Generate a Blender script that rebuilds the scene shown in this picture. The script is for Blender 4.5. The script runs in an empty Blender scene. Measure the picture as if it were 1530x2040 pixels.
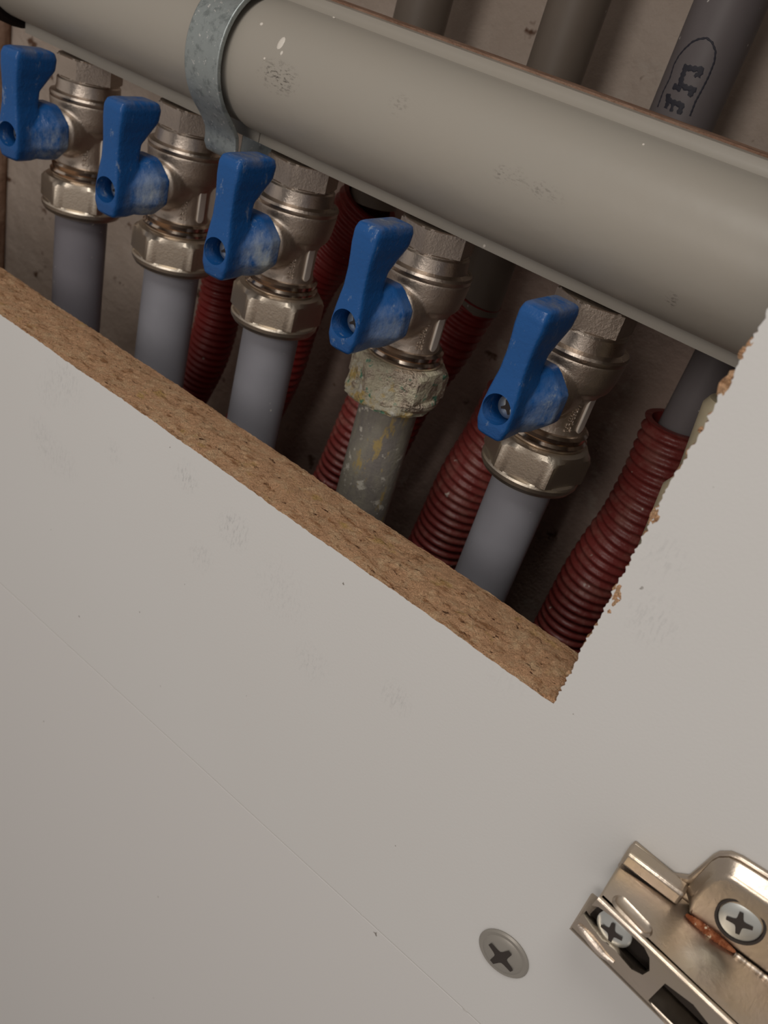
import bpy, bmesh, math, random
from mathutils import Vector, Matrix, noise
random.seed(4)
PI = math.pi
S = bpy.context.scene
COL = S.collection

# ------------------------------------------------------------------ camera, light, exposure
F_PX, CX, CY = 1675.42, 765.0, 1020.0
RX = Vector((0.7674510, 0.5069766, -0.3924203))      # cabinet X in camera axes (right, down, forward)
RY = Vector((0.5839209, -0.3000495, 0.7543254))      # into the panel
RZ = Vector((0.2646798, -0.8080501, -0.5263075))     # up
CAM = Vector((0.0186665, -0.1229682, 0.1005436))
cd = bpy.data.cameras.new('camera')
cam = bpy.data.objects.new('camera', cd); COL.objects.link(cam)
cd.sensor_fit = 'VERTICAL'; cd.sensor_height = 36.0; cd.lens = 36.0 * F_PX / 2040.0
cd.clip_start = 0.005; cd.clip_end = 20
right = Vector((RX[0], RY[0], RZ[0])); up = -Vector((RX[1], RY[1], RZ[1])); back = -Vector((RX[2], RY[2], RZ[2]))
M = Matrix((right, up, back)).transposed().to_4x4(); M.translation = CAM
cam.matrix_world = M
cd.dof.use_dof = True; cd.dof.focus_distance = 0.175; cd.dof.aperture_fstop = 30
S.camera = cam

w = bpy.data.worlds.new('room_light'); S.world = w; w.use_nodes = True
bg = w.node_tree.nodes['Background']
bg.inputs['Color'].default_value = (1.0, 0.91, 0.84, 1); bg.inputs['Strength'].default_value = 0.34

def area(name, loc, target, size, power, color):
    l = bpy.data.lights.new(name, 'AREA'); l.shape = 'DISK'; l.size = size; l.energy = power; l.color = color
    o = bpy.data.objects.new(name, l); COL.objects.link(o); o.location = loc
    o.rotation_euler = (Vector(target) - Vector(loc)).to_track_quat('-Z', 'Y').to_euler()
    return o
area('kitchen_ceiling_light', (0.00, -0.66, 0.30), (-0.06, 0.0, 0.0), 0.24, 1.15, (1.0, 0.93, 0.86))
area('overhead_fill', (0.00, -0.25, 0.52), (-0.05, 0.01, 0.0), 0.20, 1.05, (1.0, 0.96, 0.90))  # unseen overhead fill, added to brighten the sawn chipboard edge

S.view_settings.view_transform = 'Standard'; S.view_settings.look = 'None'
S.view_settings.gamma = 1.0; S.view_settings.exposure = 0.0
S.view_settings.use_curve_mapping = False

# ------------------------------------------------------------------ measuring helpers
def ray(px, py):
    c = Vector(((px - CX) / F_PX, (py - CY) / F_PX, 1.0))
    return Vector((RX.dot(c), RY.dot(c), RZ.dot(c)))
def atY(px, py, Y):
    d = ray(px, py); return CAM + d * ((Y - CAM.y) / d.y)
def atZ(px, py, Z):
    d = ray(px, py); return CAM + d * ((Z - CAM.z) / d.z)
def at_plane(px, py, p0, n):
    d = ray(px, py); return CAM + d * ((p0 - CAM).dot(n) / d.dot(n))

# ------------------------------------------------------------------ scene helpers
def empty(name, loc, label=None, cat=None, group=None):
    o = bpy.data.objects.new(name, None); COL.objects.link(o); o.location = loc
    o.empty_display_size = 0.01
    tag(o, label, cat, group); return o
def tag(o, label=None, cat=None, group=None, kind=None):
    if label: o['label'] = label
    if cat: o['category'] = cat
    if group: o['group'] = group
    if kind: o['kind'] = kind
    return o
def mesh_obj(name, bm, mats, parent=None, smooth=True, sharp=40):
    me = bpy.data.meshes.new(name)
    bmesh.ops.recalc_face_normals(bm, faces=bm.faces)
    bm.to_mesh(me); bm.free()
    if not isinstance(mats, (list, tuple)): mats = [mats]
    for m in mats: me.materials.append(m)
    if smooth:
        me.shade_smooth()
        try: me.set_sharp_from_angle(angle=math.radians(sharp))
        except Exception: pass
    o = bpy.data.objects.new(name, me); COL.objects.link(o)
    if parent: o.parent = parent
    return o
def bake(o, name, mats, parent=None, sharp=50):
    """turn an object with modifiers into plain mesh data"""
    dg = bpy.context.evaluated_depsgraph_get(); dg.update()
    me = bpy.data.meshes.new_from_object(o.evaluated_get(dg))
    me.materials.clear()
    for m in (mats if isinstance(mats, (list, tuple)) else [mats]): me.materials.append(m)
    me.shade_smooth()
    if sharp: me.set_sharp_from_angle(angle=math.radians(sharp))
    bpy.data.objects.remove(o)
    n = bpy.data.objects.new(name, me); COL.objects.link(n)
    if parent: n.parent = parent
    return n
def add_box(bm, lo, hi, mat=None, mi=0):
    x0, y0, z0 = lo; x1, y1, z1 = hi
    vs = [Vector(p) for p in ((x0,y0,z0),(x1,y0,z0),(x1,y1,z0),(x0,y1,z0),(x0,y0,z1),(x1,y0,z1),(x1,y1,z1),(x0,y1,z1))]
    if mat: vs = [mat @ v for v in vs]
    v = [bm.verts.new(p) for p in vs]
    for f in ((0,3,2,1),(4,5,6,7),(0,1,5,4),(1,2,6,5),(2,3,7,6),(3,0,4,7)):
        bm.faces.new([v[i] for i in f]).material_index = mi
def add_lathe(bm, prof, seg=48, mat=Matrix(), cap=True, hexr=None):
    """prof: list of (z, r); hexr(z index)-> True for hexagonal ring"""
    rings = []
    for k, (z, r) in enumerate(prof):
        ring = []
        for i in range(seg):
            a = 2*PI*i/seg; rr = r
            if hexr and hexr[k]:
                q = (a % (PI/3)) - PI/6
                rr = min(r, hexr[k] / math.cos(q))
            ring.append(bm.verts.new(mat @ Vector((rr*math.cos(a), rr*math.sin(a), z))))
        rings.append(ring)
    for a, b in zip(rings, rings[1:]):
        for i in range(seg):
            bm.faces.new((a[i], a[(i+1) % seg], b[(i+1) % seg], b[i]))
    if cap:
        bm.faces.new(rings[0][::-1]); bm.faces.new(rings[-1])
    return rings
def add_tube(bm, pts, rad, seg=32, cap=True):
    """swept tube along points, rad a number or list"""
    n = len(pts); pts = [Vector(p) for p in pts]
    rs = rad if isinstance(rad, (list, tuple)) else [rad]*n
    ref = Vector((0.3, 1, 0.1)).normalized(); rings = []
    for k in range(n):
        t = (pts[min(k+1, n-1)] - pts[max(k-1, 0)]).normalized()
        a = t.cross(ref).normalized(); b = t.cross(a).normalized()
        rings.append([bm.verts.new(pts[k] + (a*math.cos(2*PI*i/seg) + b*math.sin(2*PI*i/seg))*rs[k]) for i in range(seg)])
    for a, b in zip(rings, rings[1:]):
        for i in range(seg): bm.faces.new((a[i], a[(i+1) % seg], b[(i+1) % seg], b[i]))
    if cap: bm.faces.new(rings[0][::-1]); bm.faces.new(rings[-1])
    return rings
def add_prism(bm, pts, off, mi=0):
    """closed outline pts extruded by vector off"""
    a = [bm.verts.new(p) for p in pts]; b = [bm.verts.new(Vector(p) + off) for p in pts]
    n = len(a)
    bm.faces.new(a).material_index = mi; bm.faces.new(b[::-1]).material_index = mi
    for i in range(n): bm.faces.new((a[i], a[(i+1) % n], b[(i+1) % n], b[i])).material_index = mi
def bevel(o, w_, seg=2, ang=35):
    m = o.modifiers.new('bevel', 'BEVEL'); m.width = w_; m.segments = seg; m.limit_method = 'ANGLE'; m.angle_limit = math.radians(ang)
    m.harden_normals = False
    return o

# ------------------------------------------------------------------ materials
def lin(r, g, b):
    f = lambda c: (c/255)/12.92 if c/255 <= 0.04045 else (((c/255)+0.055)/1.055)**2.4
    return (f(r), f(g), f(b), 1)
class Mat:
    def __init__(s, name, base, rough=0.5, metal=0.0, spec=0.5):
        s.m = bpy.data.materials.new(name); s.m.use_nodes = True; s.nt = s.m.node_tree
        s.b = s.nt.nodes['Principled BSDF']; s.b.inputs['Roughness'].default_value = rough
        s.b.inputs['Metallic'].default_value = metal; s.b.inputs['Specular IOR Level'].default_value = spec
        s.b.inputs['Base Color'].default_value = base
        s.col = None; s.base = base
        s.tc = s.nt.nodes.new('ShaderNodeTexCoord')
    def N(s, t, **kw):
        n = s.nt.nodes.new(t)
        for k, v in kw.items():
            if k in n.inputs: n.inputs[k].default_value = v
            else: setattr(n, k, v)
        return n
    def L(s, a, b): s.nt.links.new(a, b)
    def noise(s, scale, detail=4, rough=0.6, lo=0.4, hi=0.6, stretch=None, w=0, coord='Object'):
        src = s.tc.outputs[coord]
        if stretch or w:
            mp = s.N('ShaderNodeMapping'); mp.inputs['Scale'].default_value = stretch or (1, 1, 1)
            mp.inputs['Location'].default_value = (w, w*0.7, -w); s.L(src, mp.inputs[0]); src = mp.outputs[0]
        n = s.N('ShaderNodeTexNoise'); n.inputs['Scale'].default_value = scale; n.inputs['Detail'].default_value = detail
        n.inputs['Roughness'].default_value = rough; s.L(src, n.inputs['Vector'])
        r = s.N('ShaderNodeMapRange'); r.inputs['From Min'].default_value = lo; r.inputs['From Max'].default_value = hi
        s.L(n.outputs['Fac'], r.inputs['Value']); return r.outputs[0]
    def mul(s, a, b, op='MULTIPLY'):
        m = s.N('ShaderNodeMath', operation=op)
        for i, v in enumerate((a, b)):
            if isinstance(v, (int, float)): m.inputs[i].default_value = v
            else: s.L(v, m.inputs[i])
        m.use_clamp = True if op in ('ADD', 'MAXIMUM') else False
        return m.outputs[0]
    def blob(s, c, r, axes=(1, 1, 1)):
        """soft mask 1 at centre c falling to 0 at radius r (world metres = object coords of unmoved things)"""
        mp = s.N('ShaderNodeMapping', vector_type='TEXTURE')
        mp.inputs['Location'].default_value = c; mp.inputs['Scale'].default_value = (r*axes[0], r*axes[1], r*axes[2])
        s.L(s.tc.outputs['Object'], mp.inputs[0])
        ln = s.N('ShaderNodeVectorMath', operation='LENGTH'); s.L(mp.outputs[0], ln.inputs[0])
        r_ = s.N('ShaderNodeMapRange'); r_.inputs['From Min'].default_value = 1; r_.inputs['From Max'].default_value = 0.3
        s.L(ln.outputs['Value'], r_.inputs['Value']); return r_.outputs[0]
    def mix(s, fac, color):
        m = s.N('ShaderNodeMix', data_type='RGBA')
        if isinstance(fac, (int, float)): m.inputs[0].default_value = fac
        else: s.L(fac, m.inputs[0])
        if s.col is None: m.inputs[6].default_value = s.base
        else: s.L(s.col, m.inputs[6])
        m.inputs[7].default_value = color
        s.col = m.outputs[2]; s.L(s.col, s.b.inputs['Base Color']); return s
    def rough(s, sock, lo, hi):
        r = s.N('ShaderNodeMapRange'); r.inputs['To Min'].default_value = lo; r.inputs['To Max'].default_value = hi
        s.L(sock, r.inputs['Value']); s.L(r.outputs[0], s.b.inputs['Roughness']); return s
    def metal(s, sock, lo, hi):
        r = s.N('ShaderNodeMapRange'); r.inputs['To Min'].default_value = lo; r.inputs['To Max'].default_value = hi
        s.L(sock, r.inputs['Value']); s.L(r.outputs[0], s.b.inputs['Metallic']); return s
    def bump(s, sock, dist, strength=1.0):
        b = s.N('ShaderNodeBump'); b.inputs['Distance'].default_value = dist; b.inputs['Strength'].default_value = strength
        s.L(sock, b.inputs['Height'])
        prev = s.b.inputs['Normal'].links
        if prev: s.L(prev[0].from_socket, b.inputs['Normal'])
        s.L(b.outputs[0], s.b.inputs['Normal']); return s

def v3(p): return (p.x, p.y, p.z)
# white melamine with faint grey rub marks
mel = Mat('white_melamine', (0.635, 0.63, 0.62, 1), 0.42, spec=0.35)
sm = None
for px, py, r, st in ((370, 950, 5, .55), (465, 1055, 6, .6), (130, 760, 9, .35), (95, 780, 6, .3), (400, 1110, 5, .4), (100, 900, 8, .3),
                      (80, 860, 6, .3), (225, 900, 4, .35), (130, 925, 6, .3), (620, 1320, 6, .3), (790, 1390, 5, .4), (1300, 1235, 6, .3),
                      (1320, 1110, 5, .25), (560, 1180, 10, .2), (1010, 1350, 6, .12)):
    p = atY(px, py, 0.0)
    k = mel.mul(mel.mul(mel.blob(v3(p), r*0.001), st*0.6), mel.noise(900, 5, .7, .5, .62, (1.6, 1, .5), px))
    sm = k if sm is None else mel.mul(sm, k, 'ADD')
mel.mix(sm, (0.22, 0.23, 0.24, 1))
mel.mix(mel.noise(420, 2, .5, .765, .79), (0.2, 0.18, 0.16, 1))
mel.mix(mel.mul(mel.noise(14, 3, .5, .35, .7), .10), (0.55, 0.52, 0.48, 1))
mel.bump(mel.noise(1500, 2, .5, .3, .7), 0.00001)
MEL = mel.m
mel2 = Mat('white_melamine_shelf', (0.635, 0.625, 0.615, 1), 0.45, spec=0.35)
mel2.mix(mel2.noise(300, 2, .5, .765, .79, None, 3), (0.2, 0.18, 0.16, 1))
mel2.bump(mel2.noise(1500, 2, .5, .3, .7), 0.00001)
MEL2 = mel2.m
chip = Mat('raw_chipboard', (0.76, 0.45, 0.26, 1), 0.85, spec=0.15)
chip.mix(chip.noise(330, 5, .7, .48, .66, (1, 1, 1.5)), (0.84, 0.58, 0.35, 1))
chip.mix(chip.noise(420, 5, .75, .53, .64, (.45, 1.3, 1.5), 9), (0.42, 0.21, 0.10, 1))
chip.mix(chip.noise(700, 4, .7, .61, .68, (.5, 1.4, 1), 5), (0.10, 0.04, 0.02, 1))
chip.mix(chip.noise(160, 3, .6, .62, .72, (.7, 1, 1), 2), (0.66, 0.42, 0.16, 1))
chip.bump(chip.noise(600, 6, .75, .3, .7, (.6, 1.2, 1)), 0.0010).bump(chip.noise(1800, 3, .6, .3, .7), 0.0003)
CHIP = chip.m
wallm = Mat('painted_plaster', (0.60, 0.51, 0.44, 1), 0.8, spec=0.2)
# shade on the right, below the manifold, painted in as a darker wall tone
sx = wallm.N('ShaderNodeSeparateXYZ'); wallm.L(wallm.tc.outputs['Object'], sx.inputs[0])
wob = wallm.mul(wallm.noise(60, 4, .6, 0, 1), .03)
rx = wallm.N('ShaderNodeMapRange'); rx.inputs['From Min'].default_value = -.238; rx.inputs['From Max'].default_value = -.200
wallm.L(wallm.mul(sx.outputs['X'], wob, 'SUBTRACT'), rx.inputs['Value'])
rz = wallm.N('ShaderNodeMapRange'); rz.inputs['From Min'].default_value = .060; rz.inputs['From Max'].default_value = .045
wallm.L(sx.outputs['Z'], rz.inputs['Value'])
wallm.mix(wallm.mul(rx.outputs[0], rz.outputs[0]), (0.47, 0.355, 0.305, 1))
wallm.mix(wallm.mul(wallm.noise(25, 5, .6, .4, .7), .35), (0.34, 0.25, 0.19, 1))
wallm.mix(wallm.noise(110, 3, .6, .66, .72), (0.16, 0.09, 0.06, 1))
wallm.mix(wallm.mul(wallm.noise(60, 4, .7, .6, .7, None, 7), .6), (0.62, 0.55, 0.48, 1))
wallm.bump(wallm.noise(90, 5, .6, .3, .7), 0.0008)
WALL = wallm.m
brown = Mat('brown_rough_plaster', (0.22, 0.13, 0.09, 1), 0.9, spec=0.1)
brown.mix(brown.noise(70, 5, .6, .4, .7), (0.33, 0.22, 0.16, 1)); brown.bump(brown.noise(120, 5, .6, .3, .7), 0.001)
BROWN = brown.m
gal = Mat('grey_powder_coat', (0.315, 0.292, 0.255, 1), 0.42, spec=0.45)
gal.mix(gal.mul(gal.noise(28, 4, .6, .4, .7), .25), (0.33, 0.29, 0.24, 1))
for px, py, Y, r, st, ax in ((560, 155, .034, 5.5, .9, (1.3, 1, .7)), (1000, 345, .033, 2.2, .5, (1, 1, 1)), (1030, 352, .033, 2, .4, (1, 1, 1)),
                             (790, 205, .033, 3, .35, (1, 1, 1)), (1340, 595, .036, 2.5, .8, (.6, 1, 1)), (1080, 380, .033, 3.5, .35, (1.6, 1, .6))):
    p = atY(px, py, Y)
    gal.mix(gal.mul(gal.mul(gal.blob(v3(p), r*0.001, ax), st), gal.noise(700, 4, .7, .52, .6, (1, 1, 2.6), px)), (0.07, 0.06, 0.05, 1))
gal.bump(gal.noise(200, 2, .5, .3, .7), 0.00003)
GREY = gal.m
zinc = Mat('galvanised_steel', (0.36, 0.40, 0.40, 1), 0.48, metal=0.75)
zinc.mix(zinc.noise(420, 4, .7, .52, .66), (0.24, 0.27, 0.27, 1)); zinc.mix(zinc.noise(900, 3, .6, .64, .7), (0.7, 0.7, 0.68, 1))
zinc.bump(zinc.noise(600, 3, .6, .3, .7), 0.00004)
ZINC = zinc.m
ni = Mat('satin_nickel', (0.60, 0.52, 0.45, 1), 0.34, metal=1.0)
ni.rough(ni.noise(300, 4, .6, .3, .7), .26, .42)
ni.bump(ni.noise(1300, 4, .7, .3, .7), 0.00004)
NI = ni.m
nic = Mat('cast_nickel', (0.56, 0.48, 0.41, 1), 0.42, metal=1.0)
nic.bump(nic.noise(1500, 4, .7, .3, .7), 0.00005)
NIC = nic.m
nip = Mat('polished_nickel', (0.72, 0.62, 0.53, 1), 0.16, metal=1.0)
NIP = nip.m
FLAT = Mat('ground_nickel_flat', (0.85, 0.80, 0.74, 1), 0.45, metal=0.6).m
def nutmat():
    m = Mat('machined_nickel_nut', (0.62, 0.55, 0.46, 1), 0.40, metal=1.0)
    m.bump(m.noise(1600, 3, .7, .3, .7), 0.000025); return m.m
NUT = nutmat()
cr = Mat('limescale_crust', (0.60, 0.56, 0.44, 1), 0.85, spec=0.2)
cr.mix(cr.noise(260, 4, .7, .48, .62), (0.60, 0.44, 0.17, 1))
cr.mix(cr.noise(230, 3, .6, .59, .64, None, 4), (0.13, 0.30, 0.20, 1))
cr.mix(cr.noise(350, 4, .7, .58, .66, None, 8), (0.30, 0.23, 0.14, 1))
cr.mix(cr.noise(200, 4, .7, .57, .66, None, 12), (0.72, 0.70, 0.62, 1))
cr.bump(cr.noise(900, 5, .7, .3, .7), 0.0006)
CRUST = cr.m
cn = Mat('corroded_nut', (0.55, 0.47, 0.38, 1), 0.45, metal=0.0)
f_ = cn.noise(150, 4, .65, .46, .56, None, 2)
cn.metal(f_, 1.0, 0.0); cn.mix(f_, (0.50, 0.46, 0.34, 1)); cn.mix(cn.noise(300, 4, .6, .6, .66, None, 5), (0.12, 0.30, 0.21, 1))
cn.bump(cn.noise(800, 4, .7, .3, .7), 0.0004)
CNUT = cn.m
def blue(name, seed, dirt):
    m = Mat(name, (0.009, 0.078, 0.26, 1), 0.36, spec=0.4)
    # pale dust lies on the skirt (low, towards the valve)
    d = m.mul(m.blob((0.0075, 0.001, 0.001), 0.0115, (1, .9, 1)), m.noise(150, 5, .75, .38, .60, (1.2, .7, .4), seed))
    m.mix(m.mul(d, dirt), (0.36, 0.40, 0.42, 1))
    m.mix(m.mul(m.noise(260, 5, .75, .60, .70, (1, 1, .5), seed+3), .65), (0.28, 0.33, 0.38, 1))
    t = m.blob((0.0, -0.003, 0.0268), 0.0085, (1.2, 1.1, .35))
    m.mix(m.mul(t, m.mul(m.noise(200, 4, .7, .4, .6, None, seed), .55)), (0.20, 0.19, 0.17, 1))
    m.rough(d, .30, .75)
    m.bump(m.noise(900, 3, .6, .3, .7), 0.00006)
    return m.m
BLUES = [blue('blue_plastic_dusty', 1.3, .75), blue('blue_plastic_smeared', 4.2, .85), blue('blue_plastic_chalky', 7.9, 1.0), blue('blue_plastic_clean', 2.6, .55), blue('blue_plastic_speckled', 9.4, .6)]
def greypipe(name, base, stain):
    m = Mat(name, base, 0.5, spec=0.4)
    m.mix(m.mul(m.noise(60, 4, .6, .4, .7), .3), tuple(c*.72 for c in base[:3]) + (1,))
    if stain:
        m.mix(m.mul(m.noise(110, 5, .75, .42, .58, (1.2, 1.2, .35), 2), .6), (0.33, 0.31, 0.24, 1))
        m.mix(m.noise(240, 4, .7, .60, .66, (1, 1, .4), 6), (0.40, 0.30, 0.13, 1))
        m.mix(m.mul(m.noise(300, 4, .7, .6, .66, None, 11), .8), (0.66, 0.63, 0.55, 1))
        m.bump(m.noise(700, 4, .7, .3, .7), 0.00007)
    else:
        m.mix(m.noise(500, 2, .6, .73, .76), (0.6, 0.58, 0.55, 1))
    return m.m
PIPE = greypipe('grey_plastic_pipe', (0.30, 0.30, 0.335, 1), False)
PIPE_D = greypipe('stained_grey_pipe', (0.22, 0.20, 0.185, 1), True)
PIPE_G = greypipe('shaded_grey_pipe', (0.19, 0.17, 0.175, 1), False)  # grey pipe where the light dims, shade put into a darker base
PIPE_1 = greypipe('shadowed_grey_pipe', (0.21, 0.20, 0.225, 1), False)  # far left pipe, the panel's shadow put into a darker base
PIPE_B = greypipe('grey_brown_pipe', (0.20, 0.165, 0.135, 1), False)
def redmat(name, base, pale):
    m = Mat(name, base, 0.42, spec=0.5)
    m.mix(m.mul(m.noise(45, 4, .6, .4, .7), .5), tuple(c*.6 for c in base[:3]) + (1,))
    m.mix(m.mul(m.noise(150, 5, .7, .48, .7), pale), (0.42, 0.24, 0.19, 1))
    m.mix(m.noise(260, 3, .6, .70, .74), (0.6, 0.52, 0.46, 1))
    m.bump(m.noise(500, 3, .6, .3, .7), 0.0001)
    return m.m
RED = redmat('red_corrugated_plastic', (0.26, 0.022, 0.020, 1), .12)
RED_D = redmat('dusty_red_corrugated_plastic', (0.22, 0.036, 0.031, 1), .35)
INK = Mat('black_print', (0.03, 0.03, 0.045, 1), 0.6).m
DARK = Mat('black_rubber', (0.010, 0.006, 0.005, 1), 0.8, spec=0.1).m
SPLAT = Mat('white_paint_drip', (0.62, 0.58, 0.52, 1), 0.5).m
cream = Mat('cream_plastic', (0.50, 0.45, 0.33, 1), 0.5); cream.mix(cream.mul(cream.noise(60, 4, .6, .4, .6), .5), (0.34, 0.27, 0.16, 1))
CREAM = cream.m
BLUEP = Mat('blue_plastic_collar', (0.01, 0.06, 0.28, 1), 0.4).m
hg = Mat('nickel_plated_steel', (0.50, 0.43, 0.365, 1), 0.33, metal=1.0)
hp = [atY(1385, 1870, -0.006), atY(1420, 1890, -0.006)]
hg.mix(hg.mul(hg.noise(90, 4, .6, .4, .7, None, 3), .45), (0.50, 0.42, 0.28, 1))
hg.rough(hg.noise(120, 4, .6, .3, .7), .25, .45)
hg.bump(hg.noise(900, 3, .6, .3, .7), 0.000018)
HING = hg.m
rust = Mat('rusty_steel', (0.20, 0.055, 0.02, 1), 0.85, spec=0.2)
rust.mix(rust.noise(400, 4, .7, .45, .6), (0.34, 0.13, 0.06, 1)); rust.mix(rust.noise(300, 4, .7, .62, .66, None, 3), (0.7, 0.58, 0.42, 1))
rust.bump(rust.noise(900, 4, .7, .3, .7), 0.0003)
RUST = rust.m
SCR = Mat('zinc_screw', (0.62, 0.64, 0.62, 1), 0.35, metal=0.85).m
SCRG = Mat('dull_screw_cap', (0.30, 0.28, 0.25, 1), 0.45, metal=0.35).m
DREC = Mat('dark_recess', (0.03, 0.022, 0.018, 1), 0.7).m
BR = Mat('dim_cavity', (0.09, 0.06, 0.045, 1), 0.9).m

# ------------------------------------------------------------------ structure: niche behind the panel
T = 0.0175; YW = 0.125; XL = -0.470; XR = 0.060; ZB = -0.17; ZT = 0.26
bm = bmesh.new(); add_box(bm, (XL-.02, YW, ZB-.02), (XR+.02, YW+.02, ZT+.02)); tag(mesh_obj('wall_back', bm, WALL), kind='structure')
bm = bmesh.new(); add_box(bm, (XL-.03, T+.004, ZB-.02), (XL, YW, ZT+.02)); tag(mesh_obj('wall_left', bm, BROWN), kind='structure')
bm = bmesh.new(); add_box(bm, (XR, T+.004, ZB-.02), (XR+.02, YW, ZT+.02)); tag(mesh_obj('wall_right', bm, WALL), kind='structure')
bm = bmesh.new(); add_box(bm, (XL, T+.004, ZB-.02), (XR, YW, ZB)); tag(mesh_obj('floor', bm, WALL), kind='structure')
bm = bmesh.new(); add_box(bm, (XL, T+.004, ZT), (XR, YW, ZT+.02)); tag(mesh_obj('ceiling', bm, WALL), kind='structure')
bm = bmesh.new(); add_box(bm, (XL, YW-.006, ZB), (-.360, YW, ZT)); tag(bevel(mesh_obj('trim_1', bm, BROWN), .002, 2), kind='structure')

# ------------------------------------------------------------------ the panel with the sawn hole
HX0, HX1, HZ0, HZ1 = -0.420, 0.0, 0.0, 0.175
OX0, OX1, OZ0, OZ1 = -0.50, 0.175, -0.0895, 0.30
def jag(t, s, amp): return amp * (noise.noise(Vector((t*s, 3.1, 7.7))) + .5*noise.noise(Vector((t*s*3.1, 1.1, 2.7))))
loop = []
def edge(a, b, step, amp, nrm):
    L = (b-a).length; n = int(L/step)
    for i in range(n):
        p = a.lerp(b, i/n); t = p.x + p.z*1.7
        k = min(1, i/4)
        loop.append(p + nrm*jag(t, 900, amp)*k + nrm*jag(t+5, 40, amp*1.2)*min(1, i/20))
V = Vector
edge(V((HX0,0,HZ0)), V((HX1,0,HZ0)), .0006, .00022, V((0,0,1)))
edge(V((HX1,0,HZ0)), V((HX1,0,HZ1)), .0005, .00055, V((1,0,0)))
edge(V((HX1,0,HZ1)), V((HX0,0,HZ1)), .001, .0003, V((0,0,1)))
edge(V((HX0,0,HZ1)), V((HX0,0,HZ0)), .001, .0003, V((1,0,0)))
bm = bmesh.new()
def outer(p):
    # radial partner on the outer rectangle
    fx = (p.x-HX0)/(HX1-HX0); fz = (p.z-HZ0)/(HZ1-HZ0)
    d = [abs(fz), abs(1-fx), abs(1-fz), abs(fx)]; i = d.index(min(d)); fx = min(1, max(0, fx)); fz = min(1, max(0, fz))
    return [V((OX0+(OX1-OX0)*fx, 0, OZ0)), V((OX1, 0, OZ0+(OZ1-OZ0)*fz)), V((OX0+(OX1-OX0)*fx, 0, OZ1)), V((OX0, 0, OZ0+(OZ1-OZ0)*fz))][i]
n = len(loop); fi = [bm.verts.new(p) for p in loop]; fo = [bm.verts.new(outer(p)) for p in loop]
bi = [bm.verts.new(p+V((0,T,0))) for p in loop]; bo = [bm.verts.new(outer(p)+V((0,T,0))) for p in loop]
for i in range(n):
    j = (i+1) % n
    bm.faces.new((fo[i], fo[j], fi[j], fi[i])); bm.faces.new((bi[i], bi[j], bo[j], bo[i])); bm.faces.new((fo[i], bo[i], bo[j], fo[j]))
# sawn faces: rough strips across the thickness
NY = 16; prev = fi; inn = []
for k in range(1, NY+1):
    y = T*k/NY
    if k == NY: row = bi
    else:
        row = []
        for q, p in enumerate(loop):
            e = 0.00012 + 0.00038*math.sin(PI*min(1, k/NY*1.0))
            d = noise.noise(V((p.x*700, y*900, p.z*700)))*e + noise.noise(V((p.x*120, y*200, p.z*120)))*.0004
            c = V(((HX0+HX1)/2, 0, (HZ0+HZ1)/2)); on_h = abs(p.z-HZ0) < .002 or abs(p.z-HZ1) < .002
            dirv = V((0, 0, 1)) if on_h else V((1, 0, 0))
            bulge = 0.0006*math.sin(PI*k/NY)*(1 if abs(p.z-HZ0) < .002 else 0)
            row.append(bm.verts.new(V((p.x, y, p.z)) + dirv*(d+bulge)))
    for i in range(n):
        j = (i+1) % n
        f = bm.faces.new((prev[i], prev[j], row[j], row[i])); f.material_index = 1
    prev = row
panel = mesh_obj('cabinet_side_panel', bm, [MEL, CHIP], smooth=True, sharp=30)
tag(panel, 'white melamine cabinet side panel with a roughly sawn hole showing the pipes', 'panel')
# frayed splinters of chipboard along the sawn right-hand edge
bm = bmesh.new()
def chunk(p, s, seed, up_=1.6, fl=.45):
    r = bmesh.ops.create_icosphere(bm, subdivisions=2, radius=1)
    for v in r['verts']:
        q = v.co.copy(); k = 1 + .55*noise.noise(q*1.7 + V((seed, seed*.3, 0)))
        v.co = p + V((q.x*s*k, q.y*s*fl*k, q.z*s*k*up_))
for (px, py, s) in ((1236, 1182, 1.0), (1232, 1196, .8), (1226, 1205, .7), (1218, 1222, .7), (1312, 1030, .8), (1305, 1042, .7), (1318, 1020, .45),
                    (1450, 772, .9), (1446, 786, .7), (1462, 752, .5), (1500, 690, .6), (1488, 705, .6), (1352, 958, .5), (1102, 1402, .55), (1106, 1404, .5),
                    (1095, 1396, .5), (1085, 1393, .5), (1175, 1290, .35), (1190, 1265, .35), (1160, 1318, .3), (1248, 1160, .4), (1270, 1115, .35),
                    (1290, 1068, .35), (1375, 905, .35), (1400, 860, .35), (1420, 830, .3), (1135, 1345, .3), (1070, 1381, .3), (1052, 1370, .25)):
    p = atY(px, py, 0.0)
    chunk(V((p.x-.0004, .0003, p.z)), s*.0011, px)
tag(mesh_obj('frayed_edge', bm, CHIP, panel), 'torn brown chipboard crumbs on the sawn edge')

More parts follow.
